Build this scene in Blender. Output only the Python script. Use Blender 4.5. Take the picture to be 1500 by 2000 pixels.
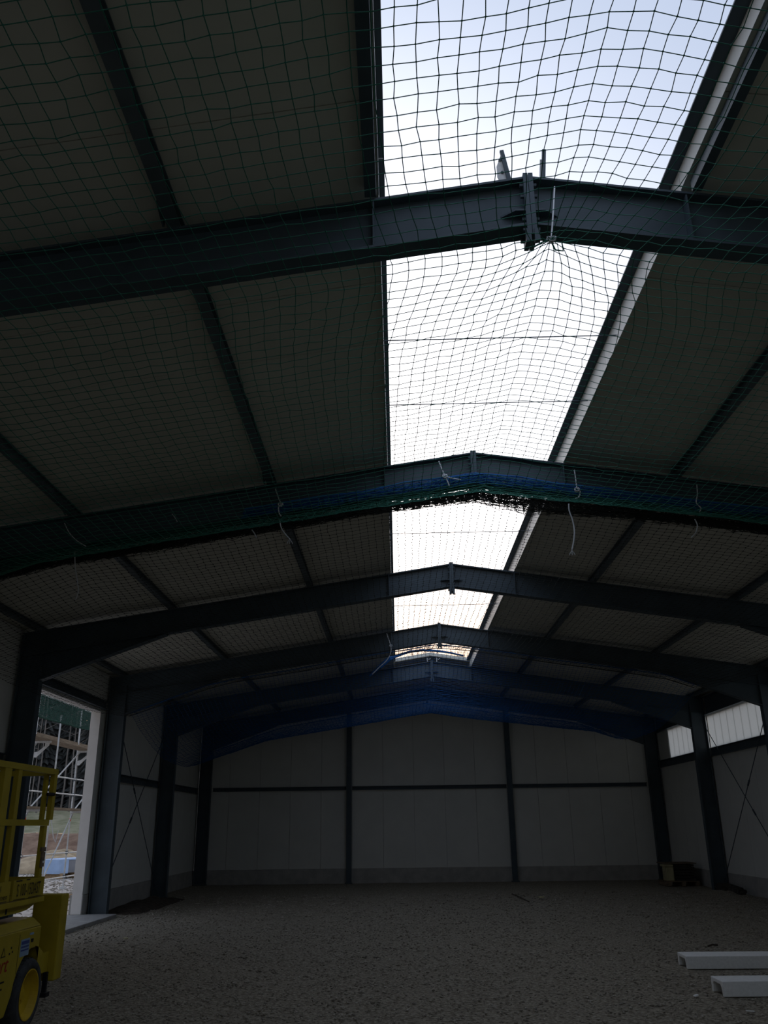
import bpy, math, random
import numpy as np
from mathutils import Vector, Matrix
random.seed(7); RNG = np.random.default_rng(7)
scn = bpy.context.scene
for o in list(bpy.data.objects): bpy.data.objects.remove(o)
COL = scn.collection

# ------------------------------------------------------------------ camera
F_PX, PITCH, YAW, ROLL = 1657.6, 0.3537, -0.0124, -0.0128
CX, CH = -1.041, 1.762
cp, sp, cy, sy = math.cos(PITCH), math.sin(PITCH), math.cos(YAW), math.sin(YAW)
_F = Vector((sy*cp, cy*cp, sp)); _R = Vector((cy, -sy, 0)); _U = _R.cross(_F)
_R2 = _R*math.cos(ROLL) + _U*math.sin(ROLL); _U2 = -_R*math.sin(ROLL) + _U*math.cos(ROLL)
cam = bpy.data.cameras.new('camera'); camo = bpy.data.objects.new('camera', cam); COL.objects.link(camo)
M = Matrix.Identity(4)
for i in range(3):
    M[i][0] = _R2[i]; M[i][1] = _U2[i]; M[i][2] = -_F[i]
M[0][3], M[1][3], M[2][3] = CX, 0.0, CH
camo.matrix_world = M
cam.sensor_fit = 'VERTICAL'; cam.sensor_height = 36.0; cam.lens = 36.0*F_PX/2000.0
cam.clip_end = 400; cam.clip_start = 0.05
scn.camera = camo

# ------------------------------------------------------------------ world: clear evening sky, glow ahead where the sun has just set
SUN_DIR = Vector((-0.16, 0.97, 0.17)).normalized()
SKY_BLUE = (0.485, 0.565, 0.735); SKY_GLOW = (1.0, 0.93, 0.86); SKY_WARM = (1.0, 0.70, 0.40)
w = bpy.data.worlds.new('sky'); scn.world = w; w.use_nodes = True
nt = w.node_tree; nt.nodes.clear()
def wn(t, **k):
    n = nt.nodes.new(t)
    for a, b in k.items(): setattr(n, a, b)
    return n
tc = wn('ShaderNodeTexCoord'); nrm = wn('ShaderNodeVectorMath', operation='NORMALIZE')
dot = wn('ShaderNodeVectorMath', operation='DOT_PRODUCT'); dot.inputs[1].default_value = SUN_DIR
nt.links.new(tc.outputs['Generated'], nrm.inputs[0]); nt.links.new(nrm.outputs[0], dot.inputs[0])
def glow(e0, e1, power):
    m = wn('ShaderNodeMapRange'); m.inputs['From Min'].default_value = e0; m.inputs['From Max'].default_value = e1
    nt.links.new(dot.outputs['Value'], m.inputs['Value'])
    p = wn('ShaderNodeMath', operation='POWER'); p.inputs[1].default_value = power
    nt.links.new(m.outputs[0], p.inputs[0]); return p
g1 = glow(0.60, 1.0, 2.5); g2 = glow(0.90, 1.0, 2.0)
def addc(prev, fac, col, s):
    mx = wn('ShaderNodeVectorMath', operation='MULTIPLY_ADD')
    mx.inputs[1].default_value = [c*s for c in col]
    nt.links.new(fac.outputs[0], mx.inputs[0])
    if isinstance(prev, tuple): mx.inputs[2].default_value = prev
    else: nt.links.new(prev.outputs[0], mx.inputs[2])
    return mx
c1 = addc(SKY_BLUE, g1, SKY_GLOW, 2.2); c2 = addc(c1, g2, SKY_WARM, 0.9)
sep = wn('ShaderNodeSeparateXYZ'); nt.links.new(nrm.outputs[0], sep.inputs[0])
hz = wn('ShaderNodeMapRange', interpolation_type='SMOOTHSTEP'); hz.inputs['From Min'].default_value = 0.12; hz.inputs['From Max'].default_value = 0.36
nt.links.new(sep.outputs['Z'], hz.inputs['Value'])
red = wn('ShaderNodeMix', data_type='VECTOR'); red.inputs['A'].default_value = (0.56, 0.40, 0.27); red.inputs['B'].default_value = (1, 1, 1)
nt.links.new(hz.outputs[0], red.inputs['Factor'])
c3 = wn('ShaderNodeVectorMath', operation='MULTIPLY'); nt.links.new(c2.outputs[0], c3.inputs[0]); nt.links.new(red.outputs['Result'], c3.inputs[1]); c2 = c3
bg = wn('ShaderNodeBackground'); bg.inputs['Strength'].default_value = 1.12
out = wn('ShaderNodeOutputWorld')
nt.links.new(c2.outputs[0], bg.inputs['Color']); nt.links.new(bg.outputs[0], out.inputs['Surface'])

scn.view_settings.view_transform = 'Standard'; scn.view_settings.look = 'None'
scn.view_settings.exposure = 0.0; scn.view_settings.gamma = 1.0; scn.view_settings.use_curve_mapping = False

# ------------------------------------------------------------------ materials
MATS = {}
def mat(name, col, rough=0.7, metal=0.0, var=0.0, scale=8.0, bump=0.0, bscale=40.0, col2=None, spec=0.3, detail=6.0, stretch=None):
    m = bpy.data.materials.new(name); m.use_nodes = True; t = m.node_tree
    b = t.nodes['Principled BSDF']
    b.inputs['Base Color'].default_value = (*col, 1); b.inputs['Roughness'].default_value = rough
    b.inputs['Metallic'].default_value = metal; b.inputs['Specular IOR Level'].default_value = spec
    c = t.nodes.new('ShaderNodeTexCoord')
    vec = c.outputs['Object']
    if stretch:
        mp = t.nodes.new('ShaderNodeMapping'); mp.inputs['Scale'].default_value = stretch
        t.links.new(vec, mp.inputs['Vector']); vec = mp.outputs[0]
    if var > 0 or col2:
        n = t.nodes.new('ShaderNodeTexNoise'); n.inputs['Scale'].default_value = scale; n.inputs['Detail'].default_value = detail
        t.links.new(vec, n.inputs['Vector'])
        r = t.nodes.new('ShaderNodeValToRGB')
        a = col; bb = col2 if col2 else tuple(min(1, x*(1+var)) for x in col)
        if not col2: a = tuple(x*(1-var) for x in col)
        r.color_ramp.elements[0].position = 0.35; r.color_ramp.elements[1].position = 0.68
        r.color_ramp.elements[0].color = (*a, 1); r.color_ramp.elements[1].color = (*bb, 1)
        t.links.new(n.outputs['Fac'], r.inputs[0]); t.links.new(r.outputs[0], b.inputs['Base Color'])
    if bump > 0:
        n2 = t.nodes.new('ShaderNodeTexNoise'); n2.inputs['Scale'].default_value = bscale; n2.inputs['Detail'].default_value = 8
        t.links.new(vec, n2.inputs['Vector'])
        bp = t.nodes.new('ShaderNodeBump'); bp.inputs['Strength'].default_value = bump; bp.inputs['Distance'].default_value = 0.05
        t.links.new(n2.outputs['Fac'], bp.inputs['Height']); t.links.new(bp.outputs[0], b.inputs['Normal'])
    MATS[name] = m; return m
STEEL = mat('grey_blue_steel_paint', (0.070, 0.096, 0.114), 0.5, var=0.12, scale=3)
PURL = mat('purlin_paint', (0.11, 0.135, 0.15), 0.5, var=0.12, scale=3)
GALV = mat('galvanised_steel', (0.58, 0.59, 0.58), 0.5, metal=0.2, var=0.12, scale=14)
CURB = mat('pale_curb_sheet', (0.62, 0.64, 0.61), 0.5, var=0.06, scale=5)
LINING = mat('pale_gate_lining', (0.80, 0.77, 0.72), 0.6, var=0.04, scale=4)
PANEL = mat('grey_white_panel', (0.73, 0.735, 0.685), 0.6, var=0.03, scale=2)
ROOFP = mat('roof_panel_lining', (0.64, 0.625, 0.535), 0.6, var=0.03, scale=2)
CONC = mat('concrete', (0.34, 0.335, 0.32), 0.85, var=0.12, scale=5, bump=0.3, bscale=30)
PLINTH = mat('plinth_concrete', (0.42, 0.41, 0.38), 0.85, var=0.12, scale=4, bump=0.3, bscale=30)
GRAVEL = mat('gravel_floor', (0.17, 0.145, 0.105), 0.95, col2=(0.50, 0.45, 0.355), scale=30, bump=0.9, bscale=34)
STONE = mat('gravel_stone', (0.19, 0.165, 0.13), 0.95, col2=(0.56, 0.51, 0.43), scale=3.5)
SOIL = mat('dark_soil', (0.07, 0.055, 0.042), 0.95, var=0.4, scale=9, bump=0.9, bscale=14)
BANK = mat('brown_soil_bank', (0.15, 0.09, 0.06), 0.95, col2=(0.28, 0.185, 0.125), scale=1.6, bump=1.0, bscale=5)
GRASS = mat('grass', (0.18, 0.18, 0.10), 0.95, col2=(0.31, 0.285, 0.19), scale=1.3, bump=0.8, bscale=9)
YARD = mat('yard_gravel', (0.34, 0.30, 0.27), 0.95, col2=(0.60, 0.55, 0.50), scale=5.0, bump=0.6, bscale=16)
NET_G = mat('green_net_cord', (0.04, 0.20, 0.14), 0.8)
NET_GD = mat('dark_green_net_cord', (0.018, 0.10, 0.08), 0.8)
NET_D = mat('dark_net_cord', (0.035, 0.038, 0.032), 0.85)
NET_B = mat('blue_net_cord', (0.015, 0.12, 0.36), 0.8)
ROPE = mat('white_rope', (0.62, 0.63, 0.64), 0.85)
YELLOW = mat('yellow_paint', (0.42, 0.32, 0.02), 0.5, var=0.10, scale=4)
YRIM = mat('yellow_rim_paint', (0.58, 0.39, 0.012), 0.5, var=0.10, scale=6)
TYRE = mat('grey_rubber', (0.055, 0.058, 0.06), 0.9, var=0.25, scale=20)
BLACK = mat('black_paint', (0.012, 0.012, 0.013), 0.6)
INK = mat('black_ink', (0.02, 0.018, 0.01), 0.7)
RED = mat('red_print', (0.35, 0.015, 0.012), 0.6)
BLUEP = mat('blue_print', (0.05, 0.08, 0.25), 0.6)
PALEP = mat('pale_blue_print', (0.25, 0.36, 0.48), 0.6)
WHITEB = mat('white_aerated_concrete', (0.90, 0.90, 0.87), 0.9, var=0.05, scale=30, bump=0.15, bscale=90)
WOOD = mat('pale_wood', (0.36, 0.25, 0.14), 0.8, var=0.25, scale=3, stretch=(1, 8, 8))
WOODD = mat('weathered_plank', (0.20, 0.15, 0.10), 0.85, var=0.3, scale=3, stretch=(8, 1, 8))
TARP = mat('light_blue_sheet', (0.36, 0.50, 0.72), 0.5, var=0.1, scale=3)
WRAP = mat('grey_wrapped_panels', (0.22, 0.23, 0.25), 0.6, var=0.15, scale=3)
ORANGE = mat('orange_marker', (0.75, 0.10, 0.03), 0.6)
BARK = mat('pale_bark', (0.17, 0.155, 0.14), 0.95, var=0.4, scale=1.5, stretch=(1, 1, 0.25))
BARKD = mat('dark_bark', (0.06, 0.045, 0.035), 0.95, var=0.3, scale=4)
CONIF = mat('dark_needles', (0.055, 0.060, 0.057), 0.95, var=0.45, scale=1.2)
YELLOWP = mat('cream_block', (0.46, 0.42, 0.24), 0.8, var=0.15, scale=6)
DEBRIS = mat('dark_debris', (0.05, 0.045, 0.04), 0.95, var=0.4, scale=7, bump=0.8, bscale=12)
GREENSH = mat('green_scaffold_net', (0.008, 0.048, 0.032), 0.85)
def polycarb():
    m = bpy.data.materials.new('frosted_polycarbonate'); m.use_nodes = True; t = m.node_tree; t.nodes.clear()
    o = t.nodes.new('ShaderNodeOutputMaterial'); mx = t.nodes.new('ShaderNodeMixShader')
    d = t.nodes.new('ShaderNodeBsdfDiffuse'); d.inputs['Color'].default_value = (0.45, 0.47, 0.48, 1)
    tr = t.nodes.new('ShaderNodeBsdfTranslucent'); tr.inputs['Color'].default_value = (0.95, 0.95, 0.90, 1)
    mx.inputs[0].default_value = 0.78
    t.links.new(d.outputs[0], mx.inputs[1]); t.links.new(tr.outputs[0], mx.inputs[2]); t.links.new(mx.outputs[0], o.inputs[0])
    return m
POLY = polycarb()

# ------------------------------------------------------------------ mesh helpers
class MB:
    def __init__(s): s.v = []; s.f = []
    def box(s, x0, x1, y0, y1, z0, z1):
        b = len(s.v)
        s.v += [(x0,y0,z0),(x1,y0,z0),(x1,y1,z0),(x0,y1,z0),(x0,y0,z1),(x1,y0,z1),(x1,y1,z1),(x0,y1,z1)]
        s.f += [tuple(b+i for i in q) for q in ((0,3,2,1),(4,5,6,7),(0,1,5,4),(1,2,6,5),(2,3,7,6),(3,0,4,7))]
        return s
    def bar(s, p0, p1, a, b, up=(0,0,1)):
        """rectangular bar from p0 to p1, size a across, b along 'up'"""
        p0 = Vector(p0); p1 = Vector(p1); d = (p1-p0).normalized(); up = Vector(up)
        u = (up - d*up.dot(d)).normalized(); r = d.cross(u)
        k = len(s.v)
        for p in (p0, p1):
            for i, j in ((-1,-1),(1,-1),(1,1),(-1,1)):
                s.v.append(tuple(p + r*(i*a/2) + u*(j*b/2)))
        s.f += [tuple(k+i for i in q) for q in ((0,1,2,3),(7,6,5,4),(0,4,5,1),(1,5,6,2),(2,6,7,3),(3,7,4,0))]
        return s
    def ibeam(s, p0, p1, h, b, tw=0.012, tf=0.018, up=(0,0,1)):
        """I-section whose TOP edge runs p0-p1"""
        p0 = Vector(p0); p1 = Vector(p1); d = (p1-p0).normalized(); up = Vector(up)
        u = (up - d*up.dot(d)).normalized()
        s.bar(p0 - u*tf/2, p1 - u*tf/2, b, tf, up); s.bar(p0 - u*(h-tf/2), p1 - u*(h-tf/2), b, tf, up)
        s.bar(p0 - u*h/2, p1 - u*h/2, tw, h-2*tf, up)
        return s
    def cyl(s, p0, p1, r0, r1=None, n=8, caps=True):
        r1 = r0 if r1 is None else r1
        p0 = Vector(p0); p1 = Vector(p1); d = (p1-p0).normalized()
        a = d.orthogonal().normalized(); c = d.cross(a); k = len(s.v)
        for p, r in ((p0, r0), (p1, r1)):
            for i in range(n):
                t = 2*math.pi*i/n; s.v.append(tuple(p + a*(r*math.cos(t)) + c*(r*math.sin(t))))
        for i in range(n):
            j = (i+1) % n; s.f.append((k+i, k+j, k+n+j, k+n+i))
        if caps:
            s.f.append(tuple(k+i for i in reversed(range(n)))); s.f.append(tuple(k+n+i for i in range(n)))
        return s
    def tube(s, pts, r, n=6):
        pts = [Vector(p) for p in pts]; k = len(s.v); m = len(pts); a = None
        for i, p in enumerate(pts):
            d = (pts[min(i+1, m-1)] - pts[max(i-1, 0)]).normalized()
            a = d.orthogonal().normalized() if a is None else (a - d*a.dot(d)).normalized()
            c = d.cross(a); rr = r[i] if isinstance(r, (list, tuple)) else r
            for q in range(n):
                t = 2*math.pi*q/n; s.v.append(tuple(p + a*(rr*math.cos(t)) + c*(rr*math.sin(t))))
        for i in range(m-1):
            for q in range(n):
                e = (q+1) % n; s.f.append((k+i*n+q, k+i*n+e, k+(i+1)*n+e, k+(i+1)*n+q))
        s.f.append(tuple(k+q for q in reversed(range(n)))); s.f.append(tuple(k+(m-1)*n+q for q in range(n)))
        return s
    def prism(s, poly, axis, a0, a1):
        """poly: list of 2D points; axis 0/1/2 = extrusion axis; the other two coordinates in order"""
        k = len(s.v); n = len(poly)
        for a in (a0, a1):
            for (p, q) in poly:
                s.v.append((a, p, q) if axis == 0 else (p, a, q) if axis == 1 else (p, q, a))
        s.f.append(tuple(k+i for i in range(n))); s.f.append(tuple(k+n+i for i in reversed(range(n))))
        for i in range(n):
            j = (i+1) % n; s.f.append((k+i, k+n+i, k+n+j, k+j))
        return s
    def lathe(s, prof, c, axis=0, n=28):
        """prof: (offset along axis, radius) list, closed ring"""
        k = len(s.v); m = len(prof)
        for i in range(n):
            t = 2*math.pi*i/n
            for (o, r) in prof:
                p = [o, r*math.cos(t), r*math.sin(t)]
                if axis == 1: p = [p[1], p[0], p[2]]
                if axis == 2: p = [p[1], p[2], p[0]]
                s.v.append((c[0]+p[0], c[1]+p[1], c[2]+p[2]))
        for i in range(n):
            j = (i+1) % n
            for q in range(m):
                e = (q+1) % m; s.f.append((k+i*m+q, k+j*m+q, k+j*m+e, k+i*m+e))
        return s
    def mesh(s, name):
        me = bpy.data.meshes.new(name); me.from_pydata(s.v, [], s.f)
        import bmesh as _b
        bm = _b.new(); bm.from_mesh(me); _b.ops.recalc_face_normals(bm, faces=bm.faces); bm.to_mesh(me); bm.free()
        return me
    def build(s, name, m, parent=None, smooth=False, bevel=0.0):
        me = s.mesh(name); me.materials.append(m)
        if smooth: me.polygons.foreach_set('use_smooth', [True]*len(me.polygons))
        o = bpy.data.objects.new(name, me); COL.objects.link(o)
        if parent: setpar(o, parent)
        if bevel:
            md = o.modifiers.new('bevel', 'BEVEL'); md.width = bevel; md.segments = 2; md.limit_method = 'ANGLE'
        return o
def setpar(o, p):
    o.parent = p
    wm = Matrix.Translation(p.location) @ p.rotation_euler.to_matrix().to_4x4() if p.parent is None else world(p)
    o.matrix_parent_inverse = wm.inverted()
def world(o):
    lm = Matrix.LocRotScale(o.location, o.rotation_euler, o.scale)
    return lm if o.parent is None else world(o.parent) @ o.matrix_parent_inverse @ lm
def empty(name, loc):
    o = bpy.data.objects.new(name, None); COL.objects.link(o); o.location = loc; o.empty_display_size = 0.2; return o
def tag(o, label, cat, group=None, kind=None):
    o['label'] = label; o['category'] = cat
    if group: o['group'] = group
    if kind: o['kind'] = kind
    return o
def place(me, name, m, parent, loc, rotz=0.0):
    o = bpy.data.objects.new(name, me); COL.objects.link(o); o.location = loc; o.rotation_euler = (0, 0, rotz)
    if parent: setpar(o, parent)
    return o

def npmesh(name, V, quads, m, parent=None):
    me = bpy.data.meshes.new(name); V = np.asarray(V, np.float32); quads = np.asarray(quads, np.int32)
    me.vertices.add(len(V)); me.vertices.foreach_set('co', V.ravel())
    k = quads.shape[1]
    me.loops.add(quads.size); me.loops.foreach_set('vertex_index', quads.ravel())
    me.polygons.add(len(quads)); me.polygons.foreach_set('loop_start', np.arange(0, quads.size, k, dtype=np.int32))
    me.update(calc_edges=True); me.validate(); me.materials.append(m)
    o = bpy.data.objects.new(name, me); COL.objects.link(o)
    if parent: setpar(o, parent)
    return o

# ------------------------------------------------------------------ hall dimensions
FY = [5.185 + 5.0*i for i in range(-3, 6)]        # frames; index 3 is the nearest one in view
YG = FY[-1]                                       # gable frame
APEX, SL = 6.30, 0.152
COLX, WALLX = 7.41, 7.86                          # inner column face, inner wall face
def beam_top(x): return APEX - SL*abs(x)
def beam_bot(x): return APEX - 0.435 - SL*abs(x)
def roof_z(x): return APEX + 0.11 - SL*abs(x)
YB, YE = FY[0]-0.3, YG+0.13                       # hall ends (inner faces)

# ------------------------------------------------------------------ floor and ground
def heightfield(name, x0, x1, y0, y1, nx, ny, fz, m):
    X, Y = np.meshgrid(np.linspace(x0, x1, nx), np.linspace(y0, y1, ny), indexing='ij')
    Z = fz(X, Y); V = np.stack([X, Y, Z], -1).reshape(-1, 3)
    i = np.arange((nx-1)*(ny-1)); a = (i//(ny-1))*ny + i % (ny-1)
    q = np.stack([a, a+ny, a+ny+1, a+1], 1)
    return npmesh(name, V, q, m)
def wav(X, Y, s, seed):
    r = np.random.default_rng(seed); Z = np.zeros_like(X)
    for k in range(7):
        a = r.uniform(0, 6.28); f = s*r.uniform(0.6, 1.8); Z += np.sin((X*math.cos(a)+Y*math.sin(a))*f + r.uniform(0, 6.28))
    return Z/7
fl = heightfield('floor', -WALLX, WALLX, YB, YE, 160, 420, lambda X, Y: -0.012 + 0.012*wav(X, Y, 3.0, 1) + 0.006*wav(X, Y, 11.0, 2), GRAVEL)
tag(fl, 'brown gravel floor of the hall', 'floor', kind='structure')

def terrain(X, Y):
    Z = np.full_like(X, -0.06) + 0.02*wav(X, Y, 1.5, 5)
    t = np.clip((Y-49)/4.5, 0, 1); t = t*t*(3-2*t); Z = Z + 1.55*t
    t2 = np.clip((Y-54)/12, 0, 1); Z = Z + 1.6*t2 + 0.10*wav(X, Y, 2.2, 9)*np.clip((Y-48)/3, 0, 1)
    return Z
def outer(name, x0, x1, y0, y1, nx, ny, m, label, cat):
    tag(heightfield(name, x0, x1, y0, y1, nx, ny, terrain, m), label, cat, kind='structure')
outer('yard_ground', -70, -8.25, -40, 48.5, 130, 180, YARD, 'pale gravel yard outside the open gateway', 'ground')
outer('east_ground', 8.25, 70, -40, 48.5, 40, 60, YARD, 'gravel ground beyond the window wall', 'ground')
outer('rear_ground', -8.25, 8.25, -60, YB-0.3, 20, 40, YARD, 'gravel ground behind the hall', 'ground')
outer('gable_ground', -8.25, 8.25, YE+0.3, 48.5, 20, 30, YARD, 'gravel ground behind the gable wall', 'ground')
outer('soil_bank', -70, 70, 48.5, 54.6, 180, 30, BANK, 'brown earth bank across the yard', 'bank')
outer('grass_slope', -70, 70, 54.6, 130, 150, 90, GRASS, 'grass slope on top of the earth bank', 'grass')

# gravel stones lying on the floor (nobody could count them)
def stones(name, pts, sizes, m, parent=None):
    ico = np.array([(0,0,1),(0.9,0,0.1),(0.1,0.95,0),(-0.95,0.1,0.1),(0,-0.9,0),(0,0,-0.5)], float)
    tri = np.array([(0,1,2),(0,2,3),(0,3,4),(0,4,1),(5,2,1),(5,3,2),(5,4,3),(5,1,4)])
    n = len(pts); J = 1 + RNG.uniform(-0.35, 0.35, (n, 6, 3))
    V = ico[None]*J; V[:, :, 2] *= 0.6
    a = RNG.uniform(0, 6.28, n); c, s_ = np.cos(a)[:, None], np.sin(a)[:, None]
    V = np.stack([V[..., 0]*c - V[..., 1]*s_, V[..., 0]*s_ + V[..., 1]*c, V[..., 2]], -1)*sizes[:, None, None] + pts[:, None, :]
    T = tri[None] + (np.arange(n)*6)[:, None, None]
    return npmesh(name, V.reshape(-1, 3), T.reshape(-1, 3), m, parent)
N = 26000
yy = 7.5 + 18*RNG.random(N)**1.6; xx = RNG.uniform(-7.6, 7.6, N)
keep = ~((xx > 2.35) & (xx < 4.95) & (((yy > 10.25) & (yy < 10.85)) | ((yy > 12.1) & (yy < 12.8))))
xx, yy = xx[keep], yy[keep]; N = len(xx)
st = stones('gravel', np.stack([xx, yy, np.full(N, -0.004)], 1), RNG.uniform(0.006, 0.024, N)*(0.8+yy/40), STONE)
tag(st, 'loose gravel stones strewn over the hall floor', 'gravel', kind='stuff')
N = 5000
st2 = stones('yard_rubble', np.stack([RNG.uniform(-18, -8.6, N), RNG.uniform(15, 45, N), np.full(N, -0.05)], 1), RNG.uniform(0.02, 0.07, N), STONE)
tag(st2, 'loose stones on the pale yard outside the gateway', 'gravel', kind='stuff')

# ------------------------------------------------------------------ roof panels
ceil = empty('ceiling', (0, 10, 6)); tag(ceil, 'grey lined roof of sandwich panels on both slopes', 'ceiling', kind='structure')
EDGE = {-1: 1.118, 1: 1.165}
def roofpanel(y0, y1, s, xi):
    b = MB(); xo = 8.3; g = 0.004
    b.prism([(s*xi, roof_z(xi)), (s*xo, roof_z(xo)), (s*xo, roof_z(xo)+0.12), (s*xi, roof_z(xi)+0.12)], 1, y0+g, y1-g)
    return b.build('roof_panel', ROOFP, ceil)
YROOF = FY[1]+0.1          # roof starts here; unseen rear bay left open on purpose to admit daylight
y = YROOF
while y < YE+0.25:
    y1 = min(y+1.0, YE+0.32)
    for s in (-1, 1):
        roofpanel(y, y1, s, EDGE[s] if y < FY[-2]+0.3 else 0.0)
    y = y1
for s in (-1, 1):   # unseen sheet added over the panels to stop light leaking through the joints
    for ya, yb_, xi in ((YROOF, FY[-2]+0.3, EDGE[s]), (FY[-2]+0.3, YE+0.3, 0.0)):
        MB().prism([(s*xi, roof_z(xi)+0.121), (s*8.3, roof_z(8.3)+0.121), (s*8.3, roof_z(8.3)+0.14), (s*xi, roof_z(xi)+0.14)], 1, ya, yb_).build('light_seal_sheet', ROOFP, ceil)
YSK = None
# where the open ridge slot ends
k = YROOF
while k < FY[-2]+0.3: k += 1.0
YSK = k

# ridge slot curbs: web on the panel edge and flange turned in over the slot
for s, name, lab in ((-1, 'trim_1', 'pale metal curb along the left edge of the open ridge slot'), (1, 'trim_2', 'pale metal curb along the right edge of the open ridge slot')):
    root = empty(name, (s*1.1, 10, 6.3)); tag(root, lab, 'curb', kind='structure')
    e = EDGE[s]; y = YROOF
    while y < YSK-0.05:
        y1 = min(y+2.5, YSK)
        if y < FY[3]-0.01 < y1: y1 = FY[3]
        b = MB(); b.box(min(s*(e-0.006), s*(e-0.001)), max(s*(e-0.006), s*(e-0.001)), y+0.003, y1-0.003, roof_z(e)-0.012 if y1 < FY[3]+0.2 else beam_top(e)+0.012, 6.384)
        b.build('curb_web', CURB, root)
        b = MB(); b.prism([(s*1.068, 6.398), (s*e, 6.385), (s*(e+0.05), 6.385), (s*(e+0.05), 6.40), (s*1.068, 6.412)], 1, y+0.003, y1-0.003)
        b.build('curb_flange', STEEL, root)
        y = y1
# end upstand of the slot: ribbed pale sheet
b = MB()
n = 44
for i in range(n):
    xa = -1.16 + 2.32*i/n; xb = xa + 2.32/n; zc = roof_z((xa+xb)/2)+0.13
    d = 0.02 if i % 2 else 0.0
    b.box(xa, xb, YSK+d, YSK+0.03+d, zc, zc+0.25)
t3 = b.build('trim_3', CURB); tag(t3, 'ribbed pale upstand closing the far end of the ridge slot', 'curb', kind='structure')

tag(MB().box(-1.115, -1.07, 4.965, 4.972, 6.372, 6.378).build('curb_clip', ROPE), 'small white clip on the left curb before the nearest frame', 'clip')
# cross wires over the slot
for i, (yw, lab) in enumerate(((7.20, 'thin wire across the ridge slot, nearest of the wires'), (8.56, 'thin wire across the ridge slot just before the second frame'),
                               (13.06, 'thin wire across the ridge slot between second and third frame'), (17.9, 'thin wire across the ridge slot between third and fourth frame'),
                               (22.26, 'thin wire across the ridge slot between fourth and fifth frame'))):
    tag(MB().cyl((-1.112, yw, 6.205), (1.158, yw, 6.215), 0.006, n=5).build('slot_wire', STEEL), lab, 'wire', 'wires across the ridge slot')

# ------------------------------------------------------------------ portal frames
fr_labels = {3: 'nearest steel portal frame crossing the upper part of the picture', 4: 'second steel portal frame, with gathered nets tied under it',
             5: 'third steel portal frame, between the gathered nets and the blue net', 6: 'fourth steel portal frame, carrying the near edge of the blue net',
             7: 'fifth steel portal frame, behind the blue net', 8: 'last steel portal frame standing against the far gable wall',
             0: 'rear-most steel portal frame far behind the viewer', 1: 'steel portal frame behind the viewer', 2: 'steel portal frame just behind the viewer overhead'}
def frame(i):
    Y = FY[i]; root = empty('portal_frame', (0, Y, 0))
    tag(root, fr_labels[i], 'steel frame', 'steel portal frames of the hall')
    h, bf = 0.43, 0.18
    for s in (-1, 1):
        # column
        c = MB(); xi, xo = s*COLX, s*(COLX+0.40)
        lo, hi = min(xi, xo), max(xi, xo)
        c.box(min(xi, xi+s*0.02), max(xi, xi+s*0.02), Y-bf/2, Y+bf/2, 0.02, 4.95)
        c.box(min(xo, xo-s*0.02), max(xo, xo-s*0.02), Y-bf/2, Y+bf/2, 0.02, beam_top(COLX+0.4)-0.03)
        c.box(lo+0.02, hi-0.02, Y-0.008, Y+0.008, 0.02, 4.95)
        c.build('column', STEEL, root)
        MB().box(lo-0.02, hi+0.02, Y-bf/2-0.03, Y+bf/2+0.03, -0.01, 0.02).build('base_plate', STEEL, root)
        # rafter
        r = MB(); xe = COLX+0.40
        r.ibeam((s*0.036, Y, beam_top(0.036)), (s*xe, Y, beam_top(xe)), h, bf)
        r.build('rafter', STEEL, root)
        # haunch: deepens the rafter towards the column
        hb = MB(); xa, za = 5.2, beam_bot(5.2); xb, zb = COLX, 4.27
        poly = [(s*xa, za+0.01), (s*xb, beam_bot(xb)+0.01), (s*xb, zb), (s*(xa+0.05), za-0.01)]
        hb.prism(poly, 1, Y-0.007, Y+0.007)
        hb.bar((s*xa, Y, za-0.01), (s*xb, Y, zb), bf, 0.018)
        hb.build('haunch', STEEL, root)
        # web stiffener beside the slot
        b = MB(); x = s*1.155
        for q in (-1, 1):
            b.box(x-0.006, x+0.006, min(Y+q*0.008, Y+q*0.085), max(Y+q*0.008, Y+q*0.085), beam_bot(1.155)+0.022, beam_top(1.155)-0.022)
        b.build('web_stiffener', STEEL, root)
        # apex end plate, with a projecting toe
        b = MB(); b.box(min(s*0.002, s*0.036), max(s*0.002, s*0.036), Y-0.10, Y+0.10, APEX-h-0.10, APEX+0.02); b.build('apex_plate', STEEL, root)
        # diamond shaped rib at mid web
        b = MB()
        b.prism([(s*0.036, Y-0.09), (s*0.11, Y-0.09), (s*0.21, Y-0.012), (s*0.21, Y+0.012), (s*0.11, Y+0.09), (s*0.036, Y+0.09)], 2, 5.985, 6.0)
        b.build('apex_rib', STEEL, root)
        # bolts
        if i in (3, 4, 5):
            for zz in (APEX-0.07, APEX-0.17, APEX-0.38, APEX-0.47):
                for q in (-0.065, 0.065):
                    MB().cyl((s*0.036, Y+q, zz), (s*0.062, Y+q, zz), 0.017, n=6).build('bolt', STEEL, root)
    if i in (3, 4, 5, 6, 7):
        MB().box(-0.05, -0.012, Y-0.11, Y-0.075, APEX-h-0.165, APEX-h-0.06).box(0.012, 0.05, Y-0.11, Y-0.075, APEX-h-0.165, APEX-h-0.06).build('clamp_lug', STEEL, root)
    return root
for i in range(len(FY)): frame(i)

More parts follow.
